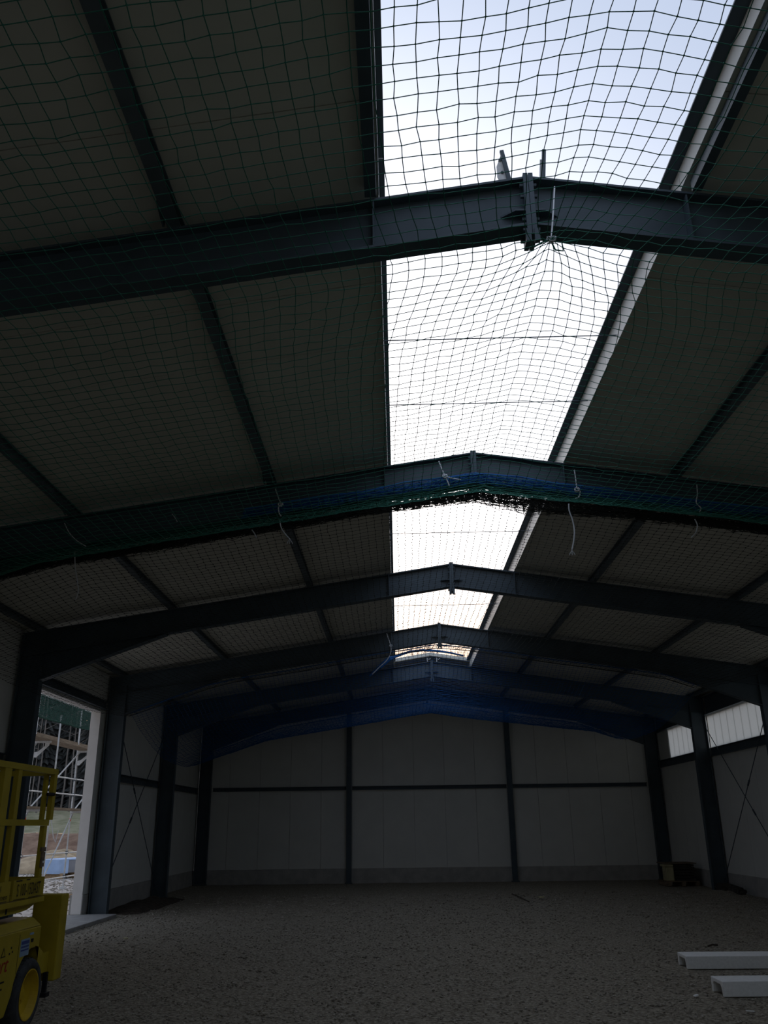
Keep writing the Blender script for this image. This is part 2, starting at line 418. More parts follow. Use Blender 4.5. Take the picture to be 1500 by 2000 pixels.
# two upright lugs on the ridge of the nearest frame
b = MB(); b.bar((-0.10, FY[3]+0.06, 6.32), (-0.155, FY[3]+0.06, 6.68), 0.03, 0.02, (0, 1, 0))
o = empty('ridge_lug', (-0.1, FY[3], 6.3)); tag(o, 'leaning bracket with a perforated plate on the nearest frame ridge', 'bracket', 'brackets on the frame ridge')
b.build('arm', STEEL, o)
b = MB(); b.prism([(-0.118, 6.33), (-0.16, 6.33), (-0.20, 6.44), (-0.20, 6.54), (-0.165, 6.64), (-0.15, 6.64)], 1, FY[3]+0.072, FY[3]+0.078); b.build('plate', GALV, o)
for zz in (6.37, 6.48, 6.60): MB().cyl((-0.15-(zz-6.37)*0.09, FY[3]+0.064, zz), (-0.15-(zz-6.37)*0.09, FY[3]+0.086, zz), 0.012, n=8).build('bolt', STEEL, o)
o = empty('ridge_lug', (0.15, FY[3], 6.3)); tag(o, 'upright bracket bar on the nearest frame ridge', 'bracket', 'brackets on the frame ridge')
MB().bar((0.140, FY[3]+0.06, 6.30), (0.175, FY[3]+0.06, 6.68), 0.03, 0.02, (0, 1, 0)).build('arm', STEEL, o)
MB().prism([(0.115, 6.33), (0.138, 6.33), (0.160, 6.60), (0.140, 6.60)], 1, FY[3]+0.072, FY[3]+0.078).build('plate', GALV, o)
for sx, lab in ((-0.12, 'small hook on the fifth frame ridge, left of the apex'), (0.16, 'small hook on the fifth frame ridge, right of the apex')):
    tag(MB().tube([(sx, FY[7], beam_top(sx)), (sx-0.01, FY[7], 6.42), (sx+0.04, FY[7], 6.36), (sx+0.09, FY[7], 6.40)], 0.012, 5).build('ridge_hook', GALV), lab, 'hook', 'hooks on the frame ridge')

# ------------------------------------------------------------------ purlins
pl = [(-1.175, 0.085, 'dark purlin along the left edge of the ridge slot'), (1.23, 0.07, 'grey purlin along the right edge of the ridge slot'),
      (-2.62, 0.10, 'dark purlin halfway up the left roof slope'), (2.60, 0.10, 'dark purlin halfway up the right roof slope'),
      (-5.15, 0.10, 'dark purlin low on the left roof slope'), (5.15, 0.10, 'dark purlin low on the right roof slope'),
      (-7.55, 0.10, 'dark purlin at the left eave above the columns'), (7.55, 0.10, 'dark purlin at the right eave above the columns')]
for x, wd, lab in pl:
    b = MB(); zb = beam_top(x)+0.002
    if abs(x) < 1.3:
        b.box(x-wd/2, x+wd/2, YB+0.02, FY[3]-0.1, zb, roof_z(abs(x)+wd/2)-0.003)
    else:
        b.ibeam((x, YB+0.02, roof_z(x)-0.004), (x, YE-0.02, roof_z(x)-0.004), 0.105, wd, 0.02, 0.012)
    tag(b.build('purlin', STEEL if abs(x) < 1.3 else PURL), lab, 'purlin', 'roof purlins')
# cleats holding purlins to the near frames
for i in (3, 4):
    for x in (-2.62, 2.60, -5.15):
        sd = 'left' if x < 0 else 'right'
        lv = 'lower' if abs(x) > 4 else 'upper'
        b = MB(); b.prism([(FY[i]-0.09, beam_top(x)-0.0), (FY[i]-0.28, beam_top(x)+0.06), (FY[i]-0.28, beam_top(x)+0.10), (FY[i]-0.085, beam_top(x)+0.10)], 0, x-0.085, x-0.07)
        tag(b.build('purlin_cleat', STEEL), 'angle cleat where the %s %s purlin meets the %s frame' % (lv, sd, 'nearest' if i == 3 else 'second'), 'cleat', 'purlin cleats')

# ------------------------------------------------------------------ walls
def wallpanels(root, s, y0, y1, z0, z1, m=PANEL, thick=0.12):
    n = max(1, round((y1-y0)/1.0)); dy = (y1-y0)/n; me = None
    for i in range(n):
        if me is None:
            b = MB(); b.box(0, s*thick, -dy/2+0.004, dy/2-0.004, 0, z1-z0) if s > 0 else b.box(-thick, 0, -dy/2+0.004, dy/2-0.004, 0, z1-z0)
            me = b.mesh('wall_panel'); me.materials.append(m)
        place(me, 'wall_panel', m, root, (s*WALLX, y0+dy*(i+0.5), z0))
ZT = roof_z(WALLX+0.14)-0.002
wl = empty('wall_left', (-WALLX, 10, 0)); tag(wl, 'pale panelled left side wall of the hall', 'wall', kind='structure')
wr = empty('wall_right', (WALLX, 10, 0)); tag(wr, 'pale panelled right side wall under the strip windows', 'wall', kind='structure')
GATE0, GATE1, GATEZ = FY[5]+0.30, 19.80, 4.30
ENT0, ENT1 = FY[1]+0.3, FY[2]-0.3
WZ0, WZ1 = 3.70, 4.62
wallpanels(wl, -1, YB, GATE0, 0.44, ZT); wallpanels(wl, -1, GATE1, YE, 0.44, ZT); wallpanels(wl, -1, GATE0, GATE1, GATEZ, ZT)
wallpanels(wr, 1, YB, YE, 0.44, WZ0-0.001); wallpanels(wr, 1, YB, YE, WZ1, ZT)
for s, y0, y1, root in ((-1, YB, GATE0, wl), (-1, GATE1, YE, wl), (1, YB, YE, wr)):
    b = MB(); xa, xb = sorted((s*(WALLX-0.02), s*(WALLX+0.26))); b.box(xa, xb, y0, y1, -0.3, 0.436); b.build('plinth', PLINTH, root)
for root, s, y0, y1, z0, z1 in ((wl, -1, YB, GATE0, 0.44, ZT), (wl, -1, GATE1, YE, 0.44, ZT), (wl, -1, GATE0, GATE1, GATEZ, ZT), (wr, 1, YB, YE, 0.44, WZ0-0.001), (wr, 1, YB, YE, WZ1, ZT)):
    xa, xb = sorted((s*(WALLX+0.121), s*(WALLX+0.14))); MB().box(xa, xb, y0, y1, z0, z1).build('light_seal_sheet', PANEL, root)  # unseen backing added behind the side walls to block light at panel joints
wf = empty('wall_far', (0, YE, 0)); tag(wf, 'pale panelled gable wall at the far end', 'wall', kind='structure')
n = 15; dx = 2*WALLX/n
for i in range(n):
    xa = -WALLX+dx*i+0.004; xb = -WALLX+dx*(i+1)-0.004
    poly = [(xa, 0.44), (xb, 0.44), (xb, roof_z(xb)-0.002)]
    if xa < 0 < xb: poly.append((0, roof_z(0)-0.002))
    poly.append((xa, roof_z(xa)-0.002))
    MB().prism(poly, 1, YE, YE+0.12).build('wall_panel', PANEL, wf)
MB().box(-WALLX, WALLX, YE-0.02, YE+0.26, -0.3, 0.436).build('plinth', PLINTH, wf)
MB().prism([(-WALLX-0.12, 0.44), (WALLX+0.12, 0.44), (WALLX+0.12, roof_z(WALLX+0.12)-0.002), (0, roof_z(0)-0.002), (-WALLX-0.12, roof_z(WALLX+0.12)-0.002)], 1, YE+0.121, YE+0.14).build('light_seal_sheet', PANEL, wf)  # last sheet is unseen backing, added to keep daylight out of the gable joints
# rear wall behind the viewer
wb = empty('wall_back', (0, YB, 0)); tag(wb, 'pale panelled rear gable wall behind the viewer', 'wall', kind='structure')
GX = 0.0
for xa, xb, zl in ((-WALLX, 0.0, 0.0), (0.0, WALLX, 0.0)):
    poly = [(xa, zl), (xb, zl), (xb, roof_z(xb)-0.002)] + ([(0, roof_z(0)-0.002)] if xa < 0 < xb else []) + [(xa, roof_z(xa)-0.002)]
    MB().prism(poly, 1, YB-0.12, YB-0.001).build('wall_panel', PANEL, wb)

# gateway lining in the left wall
d1 = empty('door_1', (-WALLX, (GATE0+GATE1)/2, 0)); tag(d1, 'open gateway in the left wall with a pale lining', 'doorway', kind='structure')
MB().box(-WALLX-0.215, -WALLX+0.004, GATE1-0.012, GATE1+0.05, 0.06, GATEZ+0.02).build('jamb', LINING, d1)
MB().box(-WALLX-0.215, -WALLX+0.004, GATE0-0.05, GATE0+0.012, 0.06, GATEZ+0.02).build('jamb', LINING, d1)
MB().box(-WALLX-0.215, -WALLX+0.004, GATE0+0.012, GATE1-0.012, GATEZ-0.01, GATEZ+0.05).build('lintel', LINING, d1)
MB().box(-WALLX-0.45, -WALLX+0.75, GATE0-0.05, GATE1+0.10, -0.30, 0.055).build('sill', CONC, d1, bevel=0.015)

# wall rails
def girt(name, s, y0, y1, z, hgt, lab, dep=0.10):
    xa, xb = sorted((s*(WALLX-0.002), s*(WALLX-dep)))
    b = MB(); b.box(xa, xb, y0, y1, z, z+0.012); b.box(xa, xb, y0, y1, z+hgt-0.012, z+hgt)
    b.box(*(sorted((s*(WALLX-0.003), s*(WALLX-0.014)))), y0, y1, z+0.012, z+hgt-0.012)
    tag(b.build(name, STEEL), lab, 'wall rail', 'horizontal rails on the side walls')
nm = {5: 'third and fourth', 6: 'fourth and fifth', 7: 'fifth and last'}
for i in (4, 6, 7):
    y0, y1 = FY[i]+0.1, FY[i+1]-0.1
    girt('wall_rail', -1, y0, y1, 2.83, 0.17, 'dark rail on the left wall between the %s frame' % {4: 'second and third', 6: 'fourth and fifth', 7: 'fifth and last'}[i])
for i in (5, 6, 7):
    girt('wall_rail', 1, FY[i]+0.1, FY[i+1]-0.1, WZ0-0.22, 0.215, 'dark sill rail under the right windows between the %s frame' % nm[i], 0.12)
    girt('wall_rail', 1, FY[i]+0.1, FY[i+1]-0.1, WZ1, 0.50, 'dark head rail over the right windows between the %s frame' % nm[i], 0.12)
girt('wall_rail', -1, GATE0-0.05, FY[6]-0.1, GATEZ+0.06, 0.18, 'dark rail over the open gateway in the left wall')

# gable posts and rails
for x, lab in ((-2.72, 'left dark steel post against the far gable wall'), (2.72, 'right dark steel post against the far gable wall')):
    b = MB(); zt = beam_bot(2.72)-0.01
    b.box(x-0.085, x+0.085, YG+0.08, YG+0.095, 0.0, zt); b.box(x-0.085, x+0.085, YG-0.07, YG-0.055, 0.0, zt); b.box(x-0.008, x+0.008, YG-0.055, YG+0.08, 0.0, zt)
    root = empty('gable_post', (x, YG, 0)); tag(root, lab, 'post', 'gable wall posts')
    b.build('shaft', STEEL, root)
    MB().box(x-0.12, x+0.12, YG-0.10, YG+0.10, -0.01, 0.02).build('base_plate', STEEL, root)
for x0, x1, lab in ((-7.36, -2.82, 'rail on the far gable wall left of the posts'), (-2.62, 2.62, 'rail on the far gable wall between the two posts, its top edge lit'), (2.82, 7.36, 'rail on the far gable wall right of the posts')):
    b = MB(); z = 2.90
    b.box(x0, x1, YE-0.09, YE-0.002, z, z+0.012).box(x0, x1, YE-0.09, YE-0.002, z+0.108, z+0.12).box(x0, x1, YE-0.014, YE-0.003, z+0.012, z+0.108)
    tag(b.build('gable_rail', STEEL), lab, 'wall rail', 'rails on the gable wall')

# strip windows of frosted ribbed sheet in the right wall
wlab = {2: 'strip window in the right wall beside the viewer', 3: 'strip window in the right wall after the nearest frame', 4: 'strip window in the right wall after the second frame', 5: 'strip window in the right wall before the fourth frame',
        6: 'frosted strip window in the right wall, the larger one in view', 7: 'frosted strip window in the right wall, the smaller one nearest the gable'}
for k_, i in enumerate((2, 3, 4, 5, 6, 7)):
    y0, y1 = FY[i]+0.0, FY[i+1]-0.0
    if i == 7: y1 = 29.0
    root = empty('window_%d' % (k_+1), (WALLX, (y0+y1)/2, WZ0)); tag(root, wlab[i], 'window', kind='structure')
    n = round((y1-y0)/0.5); dy = (y1-y0-0.06)/n
    b = MB(); b.prism([(WALLX+0.025, -dy/2+0.001), (WALLX+0.045, -dy/2+0.001), (WALLX+0.045, dy/2-0.001), (WALLX+0.025, dy/2-0.001)], 2, WZ0+0.001, WZ1-0.001)
    me = b.mesh('pane'); me.materials.append(POLY)
    for q in range(n): place(me, 'pane', POLY, root, (0, y0+0.03+dy*(q+0.5), 0))
    for z in (WZ0, WZ1-0.03): MB().box(WALLX+0.048, WALLX+0.11, y0+0.001, y1-0.001, z, z+0.03).build('window_frame', GALV, root)
    for yq in (y0+0.001, y1-0.031): MB().box(WALLX+0.01, WALLX+0.024, yq, yq+0.03, WZ0+0.031, WZ1-0.031).build('window_frame', GALV, root)
    for q in range(1, n):
        yq = y0+0.03+dy*q; MB().box(WALLX+0.047, WALLX+0.06, yq-0.004, yq+0.004, WZ0+0.031, WZ1-0.031).build('glazing_bar', GALV, root)
MB().box(WALLX, WALLX+0.12, 29.001, YE, WZ0, WZ1-0.001).build('wall_panel', PANEL, wr)
MB().box(WALLX, WALLX+0.12, YB, FY[2]-0.001, WZ0, WZ1-0.001).build('wall_panel', PANEL, wr)

# cross bracing rods
def rod(p0, p1, lab):
    root = empty('brace_rod', p0); tag(root, lab, 'brace rod', 'wall bracing rods')
    MB().cyl(p0, p1, 0.011, n=6).build('rod', STEEL, root)
    p0 = Vector(p0); p1 = Vector(p1); m_ = p0.lerp(p1, 0.42); d = (p1-p0).normalized()
    MB().cyl(m_-d*0.09, m_+d*0.09, 0.022, n=8).build('turnbuckle', STEEL, root)
for s, sd in ((-1, 'left'), (1, 'right')):
    x = s*(WALLX-0.16)
    rod((x, FY[6]+0.10, 0.15), (x, FY[7]-0.10, 4.45), 'thin brace rod rising away from the viewer on the %s wall' % sd)
    rod((x-s*0.03, FY[6]+0.10, 4.45), (x-s*0.03, FY[7]-0.10, 0.15), 'thin brace rod falling away from the viewer on the %s wall' % sd)

# soil along the walls
def mound(name, cx, cy, lx, ly, h, lab, seed, m=SOIL):
    r = np.random.default_rng(seed); nx, ny = 26, 60
    U, Vv = np.meshgrid(np.linspace(-1, 1, nx), np.linspace(-1, 1, ny), indexing='ij')
    Z = np.clip(1-U**2, 0, 1)**1.0*np.clip(1-Vv**2, 0, 1)**0.6*h*(1+0.5*wav(U*3, Vv*8, 2.0, seed)) - 0.03
    X = cx+U*lx; Y = cy+Vv*ly
    V = np.stack([X, Y, Z], -1).reshape(-1, 3); i = np.arange((nx-1)*(ny-1)); a = (i//(ny-1))*ny+i % (ny-1)
    o = npmesh(name, V, np.stack([a, a+ny, a+ny+1, a+1], 1), m); tag(o, lab, 'soil'); return o
mound('soil_heap', -7.25, 22.6, 0.58, 2.2, 0.16, 'low heap of dark soil at the left wall past the gateway', 3)
mound('soil_heap', 7.25, 24.0, 0.50, 1.2, 0.10, 'low heap of pale soil at the foot of the right wall column', 4, GRAVEL)

# ------------------------------------------------------------------ nets
def net_mesh(name, P, r, m, parent, knot=0.0):
    """P: (ni,nj,3) grid of knots -> one tube per cord, 3-sided, plus knots"""
    def cords(P):
        ni, nj, _ = P.shape
        D = np.gradient(P, axis=1); D /= np.linalg.norm(D, axis=2, keepdims=True)+1e-9
        ref = np.where(np.abs(D[..., 2:3]) > 0.8, np.array([1.0, 0.3, 0]), np.array([0, 0.0, 1.0]))
        A = np.cross(D, ref); A /= np.linalg.norm(A, axis=2, keepdims=True)+1e-9; B = np.cross(D, A)
        R = np.stack([P + r*(A*math.cos(t)+B*math.sin(t)) for t in (0.5, 2.594, 4.689)], 2)
        V = R.reshape(-1, 3); idx = np.arange(ni*nj*3).reshape(ni, nj, 3)
        q = []
        for k in range(3):
            e = (k+1) % 3; q.append(np.stack([idx[:, :-1, k], idx[:, :-1, e], idx[:, 1:, e], idx[:, 1:, k]], -1).reshape(-1, 4))
        return V, np.concatenate(q)
    V1, Q1 = cords(P); V2, Q2 = cords(np.swapaxes(P, 0, 1).copy())
    V = np.concatenate([V1, V2]); Q = np.concatenate([Q1, Q2+len(V1)])
    o = npmesh(name, V, Q, m, parent); o['kind'] = 'stuff'
    if knot > 0:
        oc = np.array([(1,0,0),(0,1,0),(-1,0,0),(0,-1,0),(0,0,1),(0,0,-1)], float)*knot
        T = np.array([(0,1,4),(1,2,4),(2,3,4),(3,0,4),(1,0,5),(2,1,5),(3,2,5),(0,3,5)])
        K = P.reshape(-1, 3); n = len(K)
        VV = (K[:, None, :]+oc[None]).reshape(-1, 3); TT = (T[None]+(np.arange(n)*6)[:, None, None]).reshape(-1, 3)
        k = npmesh('knots', VV, TT, m, parent); k['kind'] = 'stuff'
    return o
MESH = 0.10
def smooth_noise(A, B, s, seed): return wav(A, B, s, seed)
HW = 7.3
xs = np.arange(-HW, HW+1e-6, MESH)
def under(x): return beam_bot(0) - SL*np.abs(x) - np.clip(np.abs(x)-5.2, 0, 9)*0.19     # underside of rafter and haunch

# net 1: green, from behind the viewer to the second frame, tied up at the nearest frame
Y2 = FY[4]-0.16
ys = np.arange(-2.0, Y2+1e-6, MESH*0.985)
X, Y = np.meshgrid(xs, ys, indexing='ij')
def bay_sag(Y, f0, f1, amp, pw=4): 
    u = np.clip((Y-f0)/(f1-f0), 0, 1); return amp*(1-np.abs(2*u-1)**pw)
KN = np.array([0.012, 4.60, 5.33])
pr_ = np.clip((Y2-Y)/1.7, 0, 1); pr_ = pr_*(2-pr_)
Z = under(X) - 0.05 - 0.55*pr_
# tent ridge along the knot line, gentle waves elsewhere
Z += 0.09*np.clip(1-np.abs(X-0.17)/0.7, 0, 1)*np.clip(1-np.abs(Y-4.6)/5, 0, 1)
Z += 0.03*smooth_noise(X, Y, 1.4, 21) + 0.010*smooth_noise(X, Y, 5.0, 22)
X2 = X + 0.04*smooth_noise(X, Y, 0.9, 23) + 0.010*smooth_noise(X, Y, 6.0, 24)
Yj = Y + 0.04*smooth_noise(X, Y, 1.1, 25) + 0.010*smooth_noise(X, Y, 6.5, 26)
Yj = np.minimum(Yj, Y2)
# the net is drawn in towards the knot along the tie line
pull = np.exp(-(np.abs(Yj-4.62)/0.62)**1.6)*np.exp(-(X/4.5)**4)
X2 = X2 - pull*np.where(X > KN[0], 0.25, 0.13)*np.tanh((X-KN[0])/0.55)
r2 = np.sqrt((X2-KN[0])**2 + (Yj-KN[1])**2)
wgt = np.clip(0.80*np.exp(-(r2/0.22)**2) + 0.22*np.exp(-(r2/0.7)**1.5), 0, 0.93)
P = np.stack([X2, Yj, Z], -1); P = P + (KN-P)*wgt[..., None]
P += RNG.normal(0, 0.004, P.shape)
n1 = empty('safety_net', (0, 4, 5)); tag(n1, 'green safety net spread under the nearest bays and tied at the nearest ridge', 'net', 'safety nets under the roof')
net_mesh('net_cords', P, 0.0029, NET_G, n1, 0.0075)
for k in (0, -1): MB().tube([tuple(p) for p in P[:, k][::6]], 0.009, 5).build('border_rope', NET_G, n1)

# folded net ends gathered under the second frame
def gathered(name, m, lab, grp, ztop, dep, yc, seed, plies, r=0.0032, spread=0.05, droop=0.0, x0=-HW, x1=HW):
    xs_ = np.arange(x0, x1+1e-6, MESH); per = 5
    t = np.arange(0, plies*per+1); ph = np.abs(((t/per) % 2)-1)
    A, T = np.meshgrid(xs_, t, indexing='ij'); PH = np.broadcast_to(ph, A.shape)
    rr = np.random.default_rng(seed)
    d = dep*(1+0.35*smooth_noise(A, T*0.3, 1.7, seed)+0.25*smooth_noise(A, T*1.0, 4.0, seed+1))
    Zz = beam_bot(0)-SL*np.abs(A)-np.clip(np.abs(A)-5.2, 0, 9)*0.10 + ztop - d*(1-PH) - droop*(0.5+0.5*smooth_noise(A, A*0, 1.2, seed+5))
    if droop: Zz = Zz - 0.13*(1-PH)*np.exp(-((A-0.75)/0.75)**2)*(0.6+0.4*smooth_noise(A, T*0.7, 5.0, seed+9))
    Yy = yc + spread*((T/(plies*per))*2-1) + 0.02*smooth_noise(A*2, T, 3.0, seed+2)
    Xx = A + 0.05*smooth_noise(A, T*0.8, 2.0, seed+3)
    P = np.stack([Xx, Yy, Zz], -1)+rr.normal(0, 0.012, A.shape+(3,))
    root = empty(name, (0, yc, 5.6)); tag(root, lab, 'net', grp)
    net_mesh('net_cords', P, r, m, root)
    MB().tube([tuple(p) for p in P[::5, 0]], 0.010, 5).build('border_rope', m, root)
    return root
gathered('net_roll', NET_B, 'blue net gathered in a band under the second frame', 'gathered nets under the second frame', 0.05, 0.11, FY[4]-0.26, 31, 10, x0=-2.9, x1=5.2)
gathered('net_roll', NET_GD, 'green net edge gathered under the second frame below the blue band', 'gathered nets under the second frame', -0.055, 0.05, FY[4]-0.22, 41, 10)
gathered('net_roll', NET_D, 'dark brown net gathered lowest under the second frame', 'gathered nets under the second frame', -0.10, 0.11, FY[4]-0.14, 51, 16, droop=0.03)

# net 2: dark, second to fourth frame
xs = np.arange(-HW, 6.0+1e-6, MESH)
ys = np.arange(FY[4]+0.0, FY[6]+0.05, MESH*1.0)
X, Y = np.meshgrid(xs, ys, indexing='ij')
Z = under(X) - 0.13 - bay_sag(Y, FY[4], FY[6], 0.26, 2) + 0.03*wav(X, Y, 1.3, 61) + 0.01*wav(X, Y, 5, 62)
P = np.stack([X+0.03*wav(X, Y, 1.0, 63), Y+0.03*wav(X, Y, 1.2, 64), Z], -1)+RNG.normal(0, 0.005, X.shape+(3,))
n2 = empty('safety_net', (0, 15, 5)); tag(n2, 'dark thin safety net spread from the second to the fourth frame', 'net', 'safety nets under the roof')
net_mesh('net_cords', P, 0.0022, NET_D, n2, 0.0095)
MB().tube([tuple(p) for p in P[::6, -1]], 0.009, 5).build('border_rope', NET_D, n2)

# net 3: blue, fourth frame to the gable, sagging
ys = np.arange(FY[6]-0.05, YG-0.25, MESH*0.97)
X, Y = np.meshgrid(xs, ys, indexing='ij')
u = np.clip((Y-FY[6])/(YG-FY[6]), 0, 1)
Z = under(X) - 0.05 - 0.86*(1-np.abs(2*u-1)**2.2)*np.clip(1.0-np.clip(X-1.5, 0, 9)*0.05, 0.5, 1) + 0.035*wav(X, Y, 1.3, 71) + 0.01*wav(X, Y, 5, 72)
P = np.stack([X+0.04*wav(X, Y, 1.0, 73), Y+0.04*wav(X, Y, 1.2, 74), Z], -1)+RNG.normal(0, 0.006, X.shape+(3,))
n3 = empty('safety_net', (0, 25, 5)); tag(n3, 'blue safety net sagging from the fourth frame to the far gable', 'net', 'safety nets under the roof')
net_mesh('net_cords', P, 0.0036, NET_B, n3, 0.0085)
for k in (0, -1): MB().tube([tuple(p) for p in P[:, k][::6]], 0.012, 5).build('border_rope', NET_B, n3)
# ------------------------------------------------------------------ white tie ropes
def rope(pts, lab, r=0.008, knot=None, fray=False):
    root = empty('tie_rope', pts[0]); tag(root, lab, 'rope', 'white tie ropes on the nets')
    P_ = [Vector(p) for p in pts]; sm = []
    for i in range(len(P_)-1):
        p0 = P_[max(i-1, 0)]; p1 = P_[i]; p2 = P_[i+1]; p3 = P_[min(i+2, len(P_)-1)]
        for t in (0, .25, .5, .75):
            sm.append(0.5*((2*p1)+(p2-p0)*t+(2*p0-5*p1+4*p2-p3)*t*t+(3*p1-p0-3*p2+p3)*t**3))
    sm.append(P_[-1])
    MB().tube(sm, r, 6).build('cord', ROPE, root, smooth=True)
    if knot:
        k = Vector(knot); b = MB()
        for a in range(3):
            an = a*1.9; q = [k+Vector((0.028*math.cos(an+t), 0.02*math.sin(t*1.3+a), 0.028*math.sin(an+t))) for t in np.linspace(0, 5.2, 9)]
            b.tube(q, r*0.9, 5)
        b.build('knot', ROPE, root, smooth=True)
    if fray:
        e = P_[-1]; b = MB()
        for a in (-1, 0, 1): b.tube([e, e+Vector((a*0.022, 0.0, -0.03)), e+Vector((a*0.035, 0.004, -0.06))], r*0.5, 5)
        b.build('frayed_end', ROPE, root)
    return root
YT = FY[4]-0.33
def at_y(px, py, Yp):
    d = _F + _R2*((px-750)/F_PX) + _U2*((1000-py)/F_PX); t = Yp/d.y
    return (CX+d.x*t, Yp, CH+d.z*t)
def path(pp, Yp): return [at_y(x, y_, Yp) for x, y_ in pp]
ra, rb = Vector(at_y(1083, 365, FY[3]-0.10)), Vector((KN[0]+0.005, KN[1], KN[2]+0.01))
rope([ra, ra.lerp(rb, 0.33)+Vector((0, 0, -0.012)), ra.lerp(rb, 0.66)+Vector((0, 0, -0.012)), rb], 'short taut white rope on the nearest frame right of the apex', 0.006, tuple(rb))
kx, ky, kz = KN
MB().tube([(kx, ky, kz), (kx+0.03, ky+0.02, kz-0.06), (kx+0.08, ky+0.02, kz-0.07), (kx+0.07, ky, kz-0.02), (kx+0.19, ky, kz+0.0)], 0.006, 5).build('loose_cord', NET_G, n1)
MB().tube([(kx, ky, kz), (kx-0.05, ky, kz-0.01), (kx-0.11, ky+0.01, kz-0.04)], 0.006, 5).build('loose_cord', NET_G, n1)
rope(path([(857, 901), (862, 914), (868, 928), (873, 938), (878, 950)], YT), 'white rope knotted round the gathered nets left of the second apex', 0.008, at_y(869, 930, YT))
rope(path([(869, 930), (882, 934), (900, 937)], YT-0.02), 'loose rope ends beside the knot left of the second apex', 0.007)
rope(path([(1122, 918), (1125, 938), (1127, 953), (1133, 960), (1131, 970), (1124, 974)], YT), 'white rope loop tied on the second frame right of the slot', 0.008, at_y(1127, 956, YT))
rope(path([(1111, 984), (1112, 998), (1118, 1015), (1122, 1035), (1121, 1055), (1117, 1075)], YT), 'longest white rope tail hanging free right of the slot', 0.009, None, True)
rope(path([(538, 955), (544, 972), (549, 985), (544, 990), (545, 1002), (549, 1008)], YT), 'white rope loop tied on the second frame left of the slot', 0.008, at_y(548, 985, YT))
rope(path([(546, 1015), (549, 1030), (556, 1042), (566, 1053)], YT), 'white rope tail hanging under the loop left of the slot', 0.008, None, True)
rope(path([(492, 1035), (497, 1042), (501, 1051)], YT), 'shortest white rope tail, left of the hanging loop tail', 0.007)
rope(path([(1361, 946), (1362, 965), (1360, 982), (1369, 992), (1366, 1000)], YT), 'faint white rope loop on the second frame far right', 0.007)
rope(path([(1357, 1014), (1362, 1026), (1359, 1040), (1350, 1050)], YT), 'faint white rope tail hanging far right under the second frame', 0.007)
rope(path([(126, 1022), (135, 1040), (150, 1056), (168, 1067)], YT), 'faint white rope lying over the second frame far left', 0.006)
rope(path([(146, 1079), (147, 1108), (151, 1135), (153, 1155), (147, 1172)], YT), 'faint white rope tail hanging far left under the second frame', 0.007)
rope(path([(336, 1004), (341, 1010), (346, 1019)], YT), 'tiny rope end on the second frame rafter between the far left ropes and the loop', 0.006)
rope(path([(755, 1237), (760, 1252), (763, 1262), (763, 1275), (755, 1290), (742, 1302), (727, 1317)], FY[6]-0.2), 'white rope tying the blue net to the fourth frame left of the slot', 0.012, at_y(763, 1261, FY[6]-0.2))

# blue net edge drawn up across the slot behind the fourth frame
pts = [at_y(px, py, Yq) for px, py, Yq in ((722, 1320, 20.9), (742, 1303, 20.9), (760, 1287, 21.0), (775, 1281, 21.2), (800, 1273, 21.5), (825, 1270, 21.8), (850, 1271, 22.1), (880, 1275, 22.4), (905, 1281, 22.7))]
tag(MB().tube(pts, [0.02, 0.05, 0.06, 0.035, 0.03, 0.03, 0.03, 0.028, 0.02], 6).build('net_cord_bundle', NET_B), 'twisted blue net edge rising into the slot behind the fourth frame', 'net edge')

# ------------------------------------------------------------------ white U-shaped lintel blocks on the floor
def ublock(x0, x1, yf, yb, hgt, lab, rot=0.0):
    tw, tt, ch = 0.05, 0.042, 0.028
    dpt = yb-yf
    prof = [(0, 0), (tw*0.85, 0), (tw*1.15, hgt-tt-ch), (tw*1.15+ch, hgt-tt), (dpt-tw*1.15-ch, hgt-tt), (dpt-tw*1.15, hgt-tt-ch), (dpt-tw*0.85, 0), (dpt, 0), (dpt, hgt), (0, hgt)]
    b = MB(); b.prism([(p, q) for p, q in prof], 0, 0, x1-x0)
    o = b.build('lintel_block', WHITEB, None, bevel=0.008); o.location = (x0, yf, -0.005); o.rotation_euler = (0, 0, rot)
    tag(o, lab, 'concrete block', 'white U-shaped blocks on the floor'); return o
ublock(2.60, 4.85, 12.22, 12.62, 0.150, 'long white U-shaped block on the gravel, the one farther from the viewer', -0.02)
ublock(2.40, 4.65, 10.36, 10.73, 0.150, 'long white U-shaped block on the gravel, the one nearer the viewer', 0.005)

# ------------------------------------------------------------------ pallet stack and debris by the right wall
root = empty('pallet_stack', (7.1, 27.4, 0)); tag(root, 'pallet of dark boards with a cream block by the far right corner', 'pallet stack')
for q in range(5): MB().box(6.72, 7.66, 27.02+q*0.19, 27.14+q*0.19, 0.115, 0.14).build('deck_board', WOODD, root)
for q in range(3): MB().box(6.74+q*0.41, 6.84+q*0.41, 27.0, 27.95, 0.0, 0.114).build('runner', WOODD, root)
for lv in range(6):
    MB().box(6.98+0.012*(lv % 2), 7.60-0.015*(lv % 3), 27.08, 27.88, 0.145+lv*0.075, 0.205+lv*0.075).build('dark_board', DEBRIS, root)
cb = MB().box(6.74, 6.965, 27.05, 27.45, 0.142, 0.52).build('cream_block', YELLOWP, root, bevel=0.02)
MB().box(6.72, 7.64, 27.04, 27.9, 0.60, 0.625).build('top_board', WOODD, root)
MB().box(6.70, 6.95, 27.03, 27.5, 0.53, 0.585).build('cap_block', YELLOWP, root)
b = MB()
for q in range(5):
    yq = 23.2+0.03*q; b.tube([(7.45+0.05*(q % 3), yq, 0.06+0.045*(q//2)), (7.5+0.04*(q % 2), yq+0.9, 0.10+0.04*(q//2)), (7.46+0.05*(q % 3), yq+1.75, 0.05+0.05*(q//2))], [0.05, 0.07, 0.05], 7)
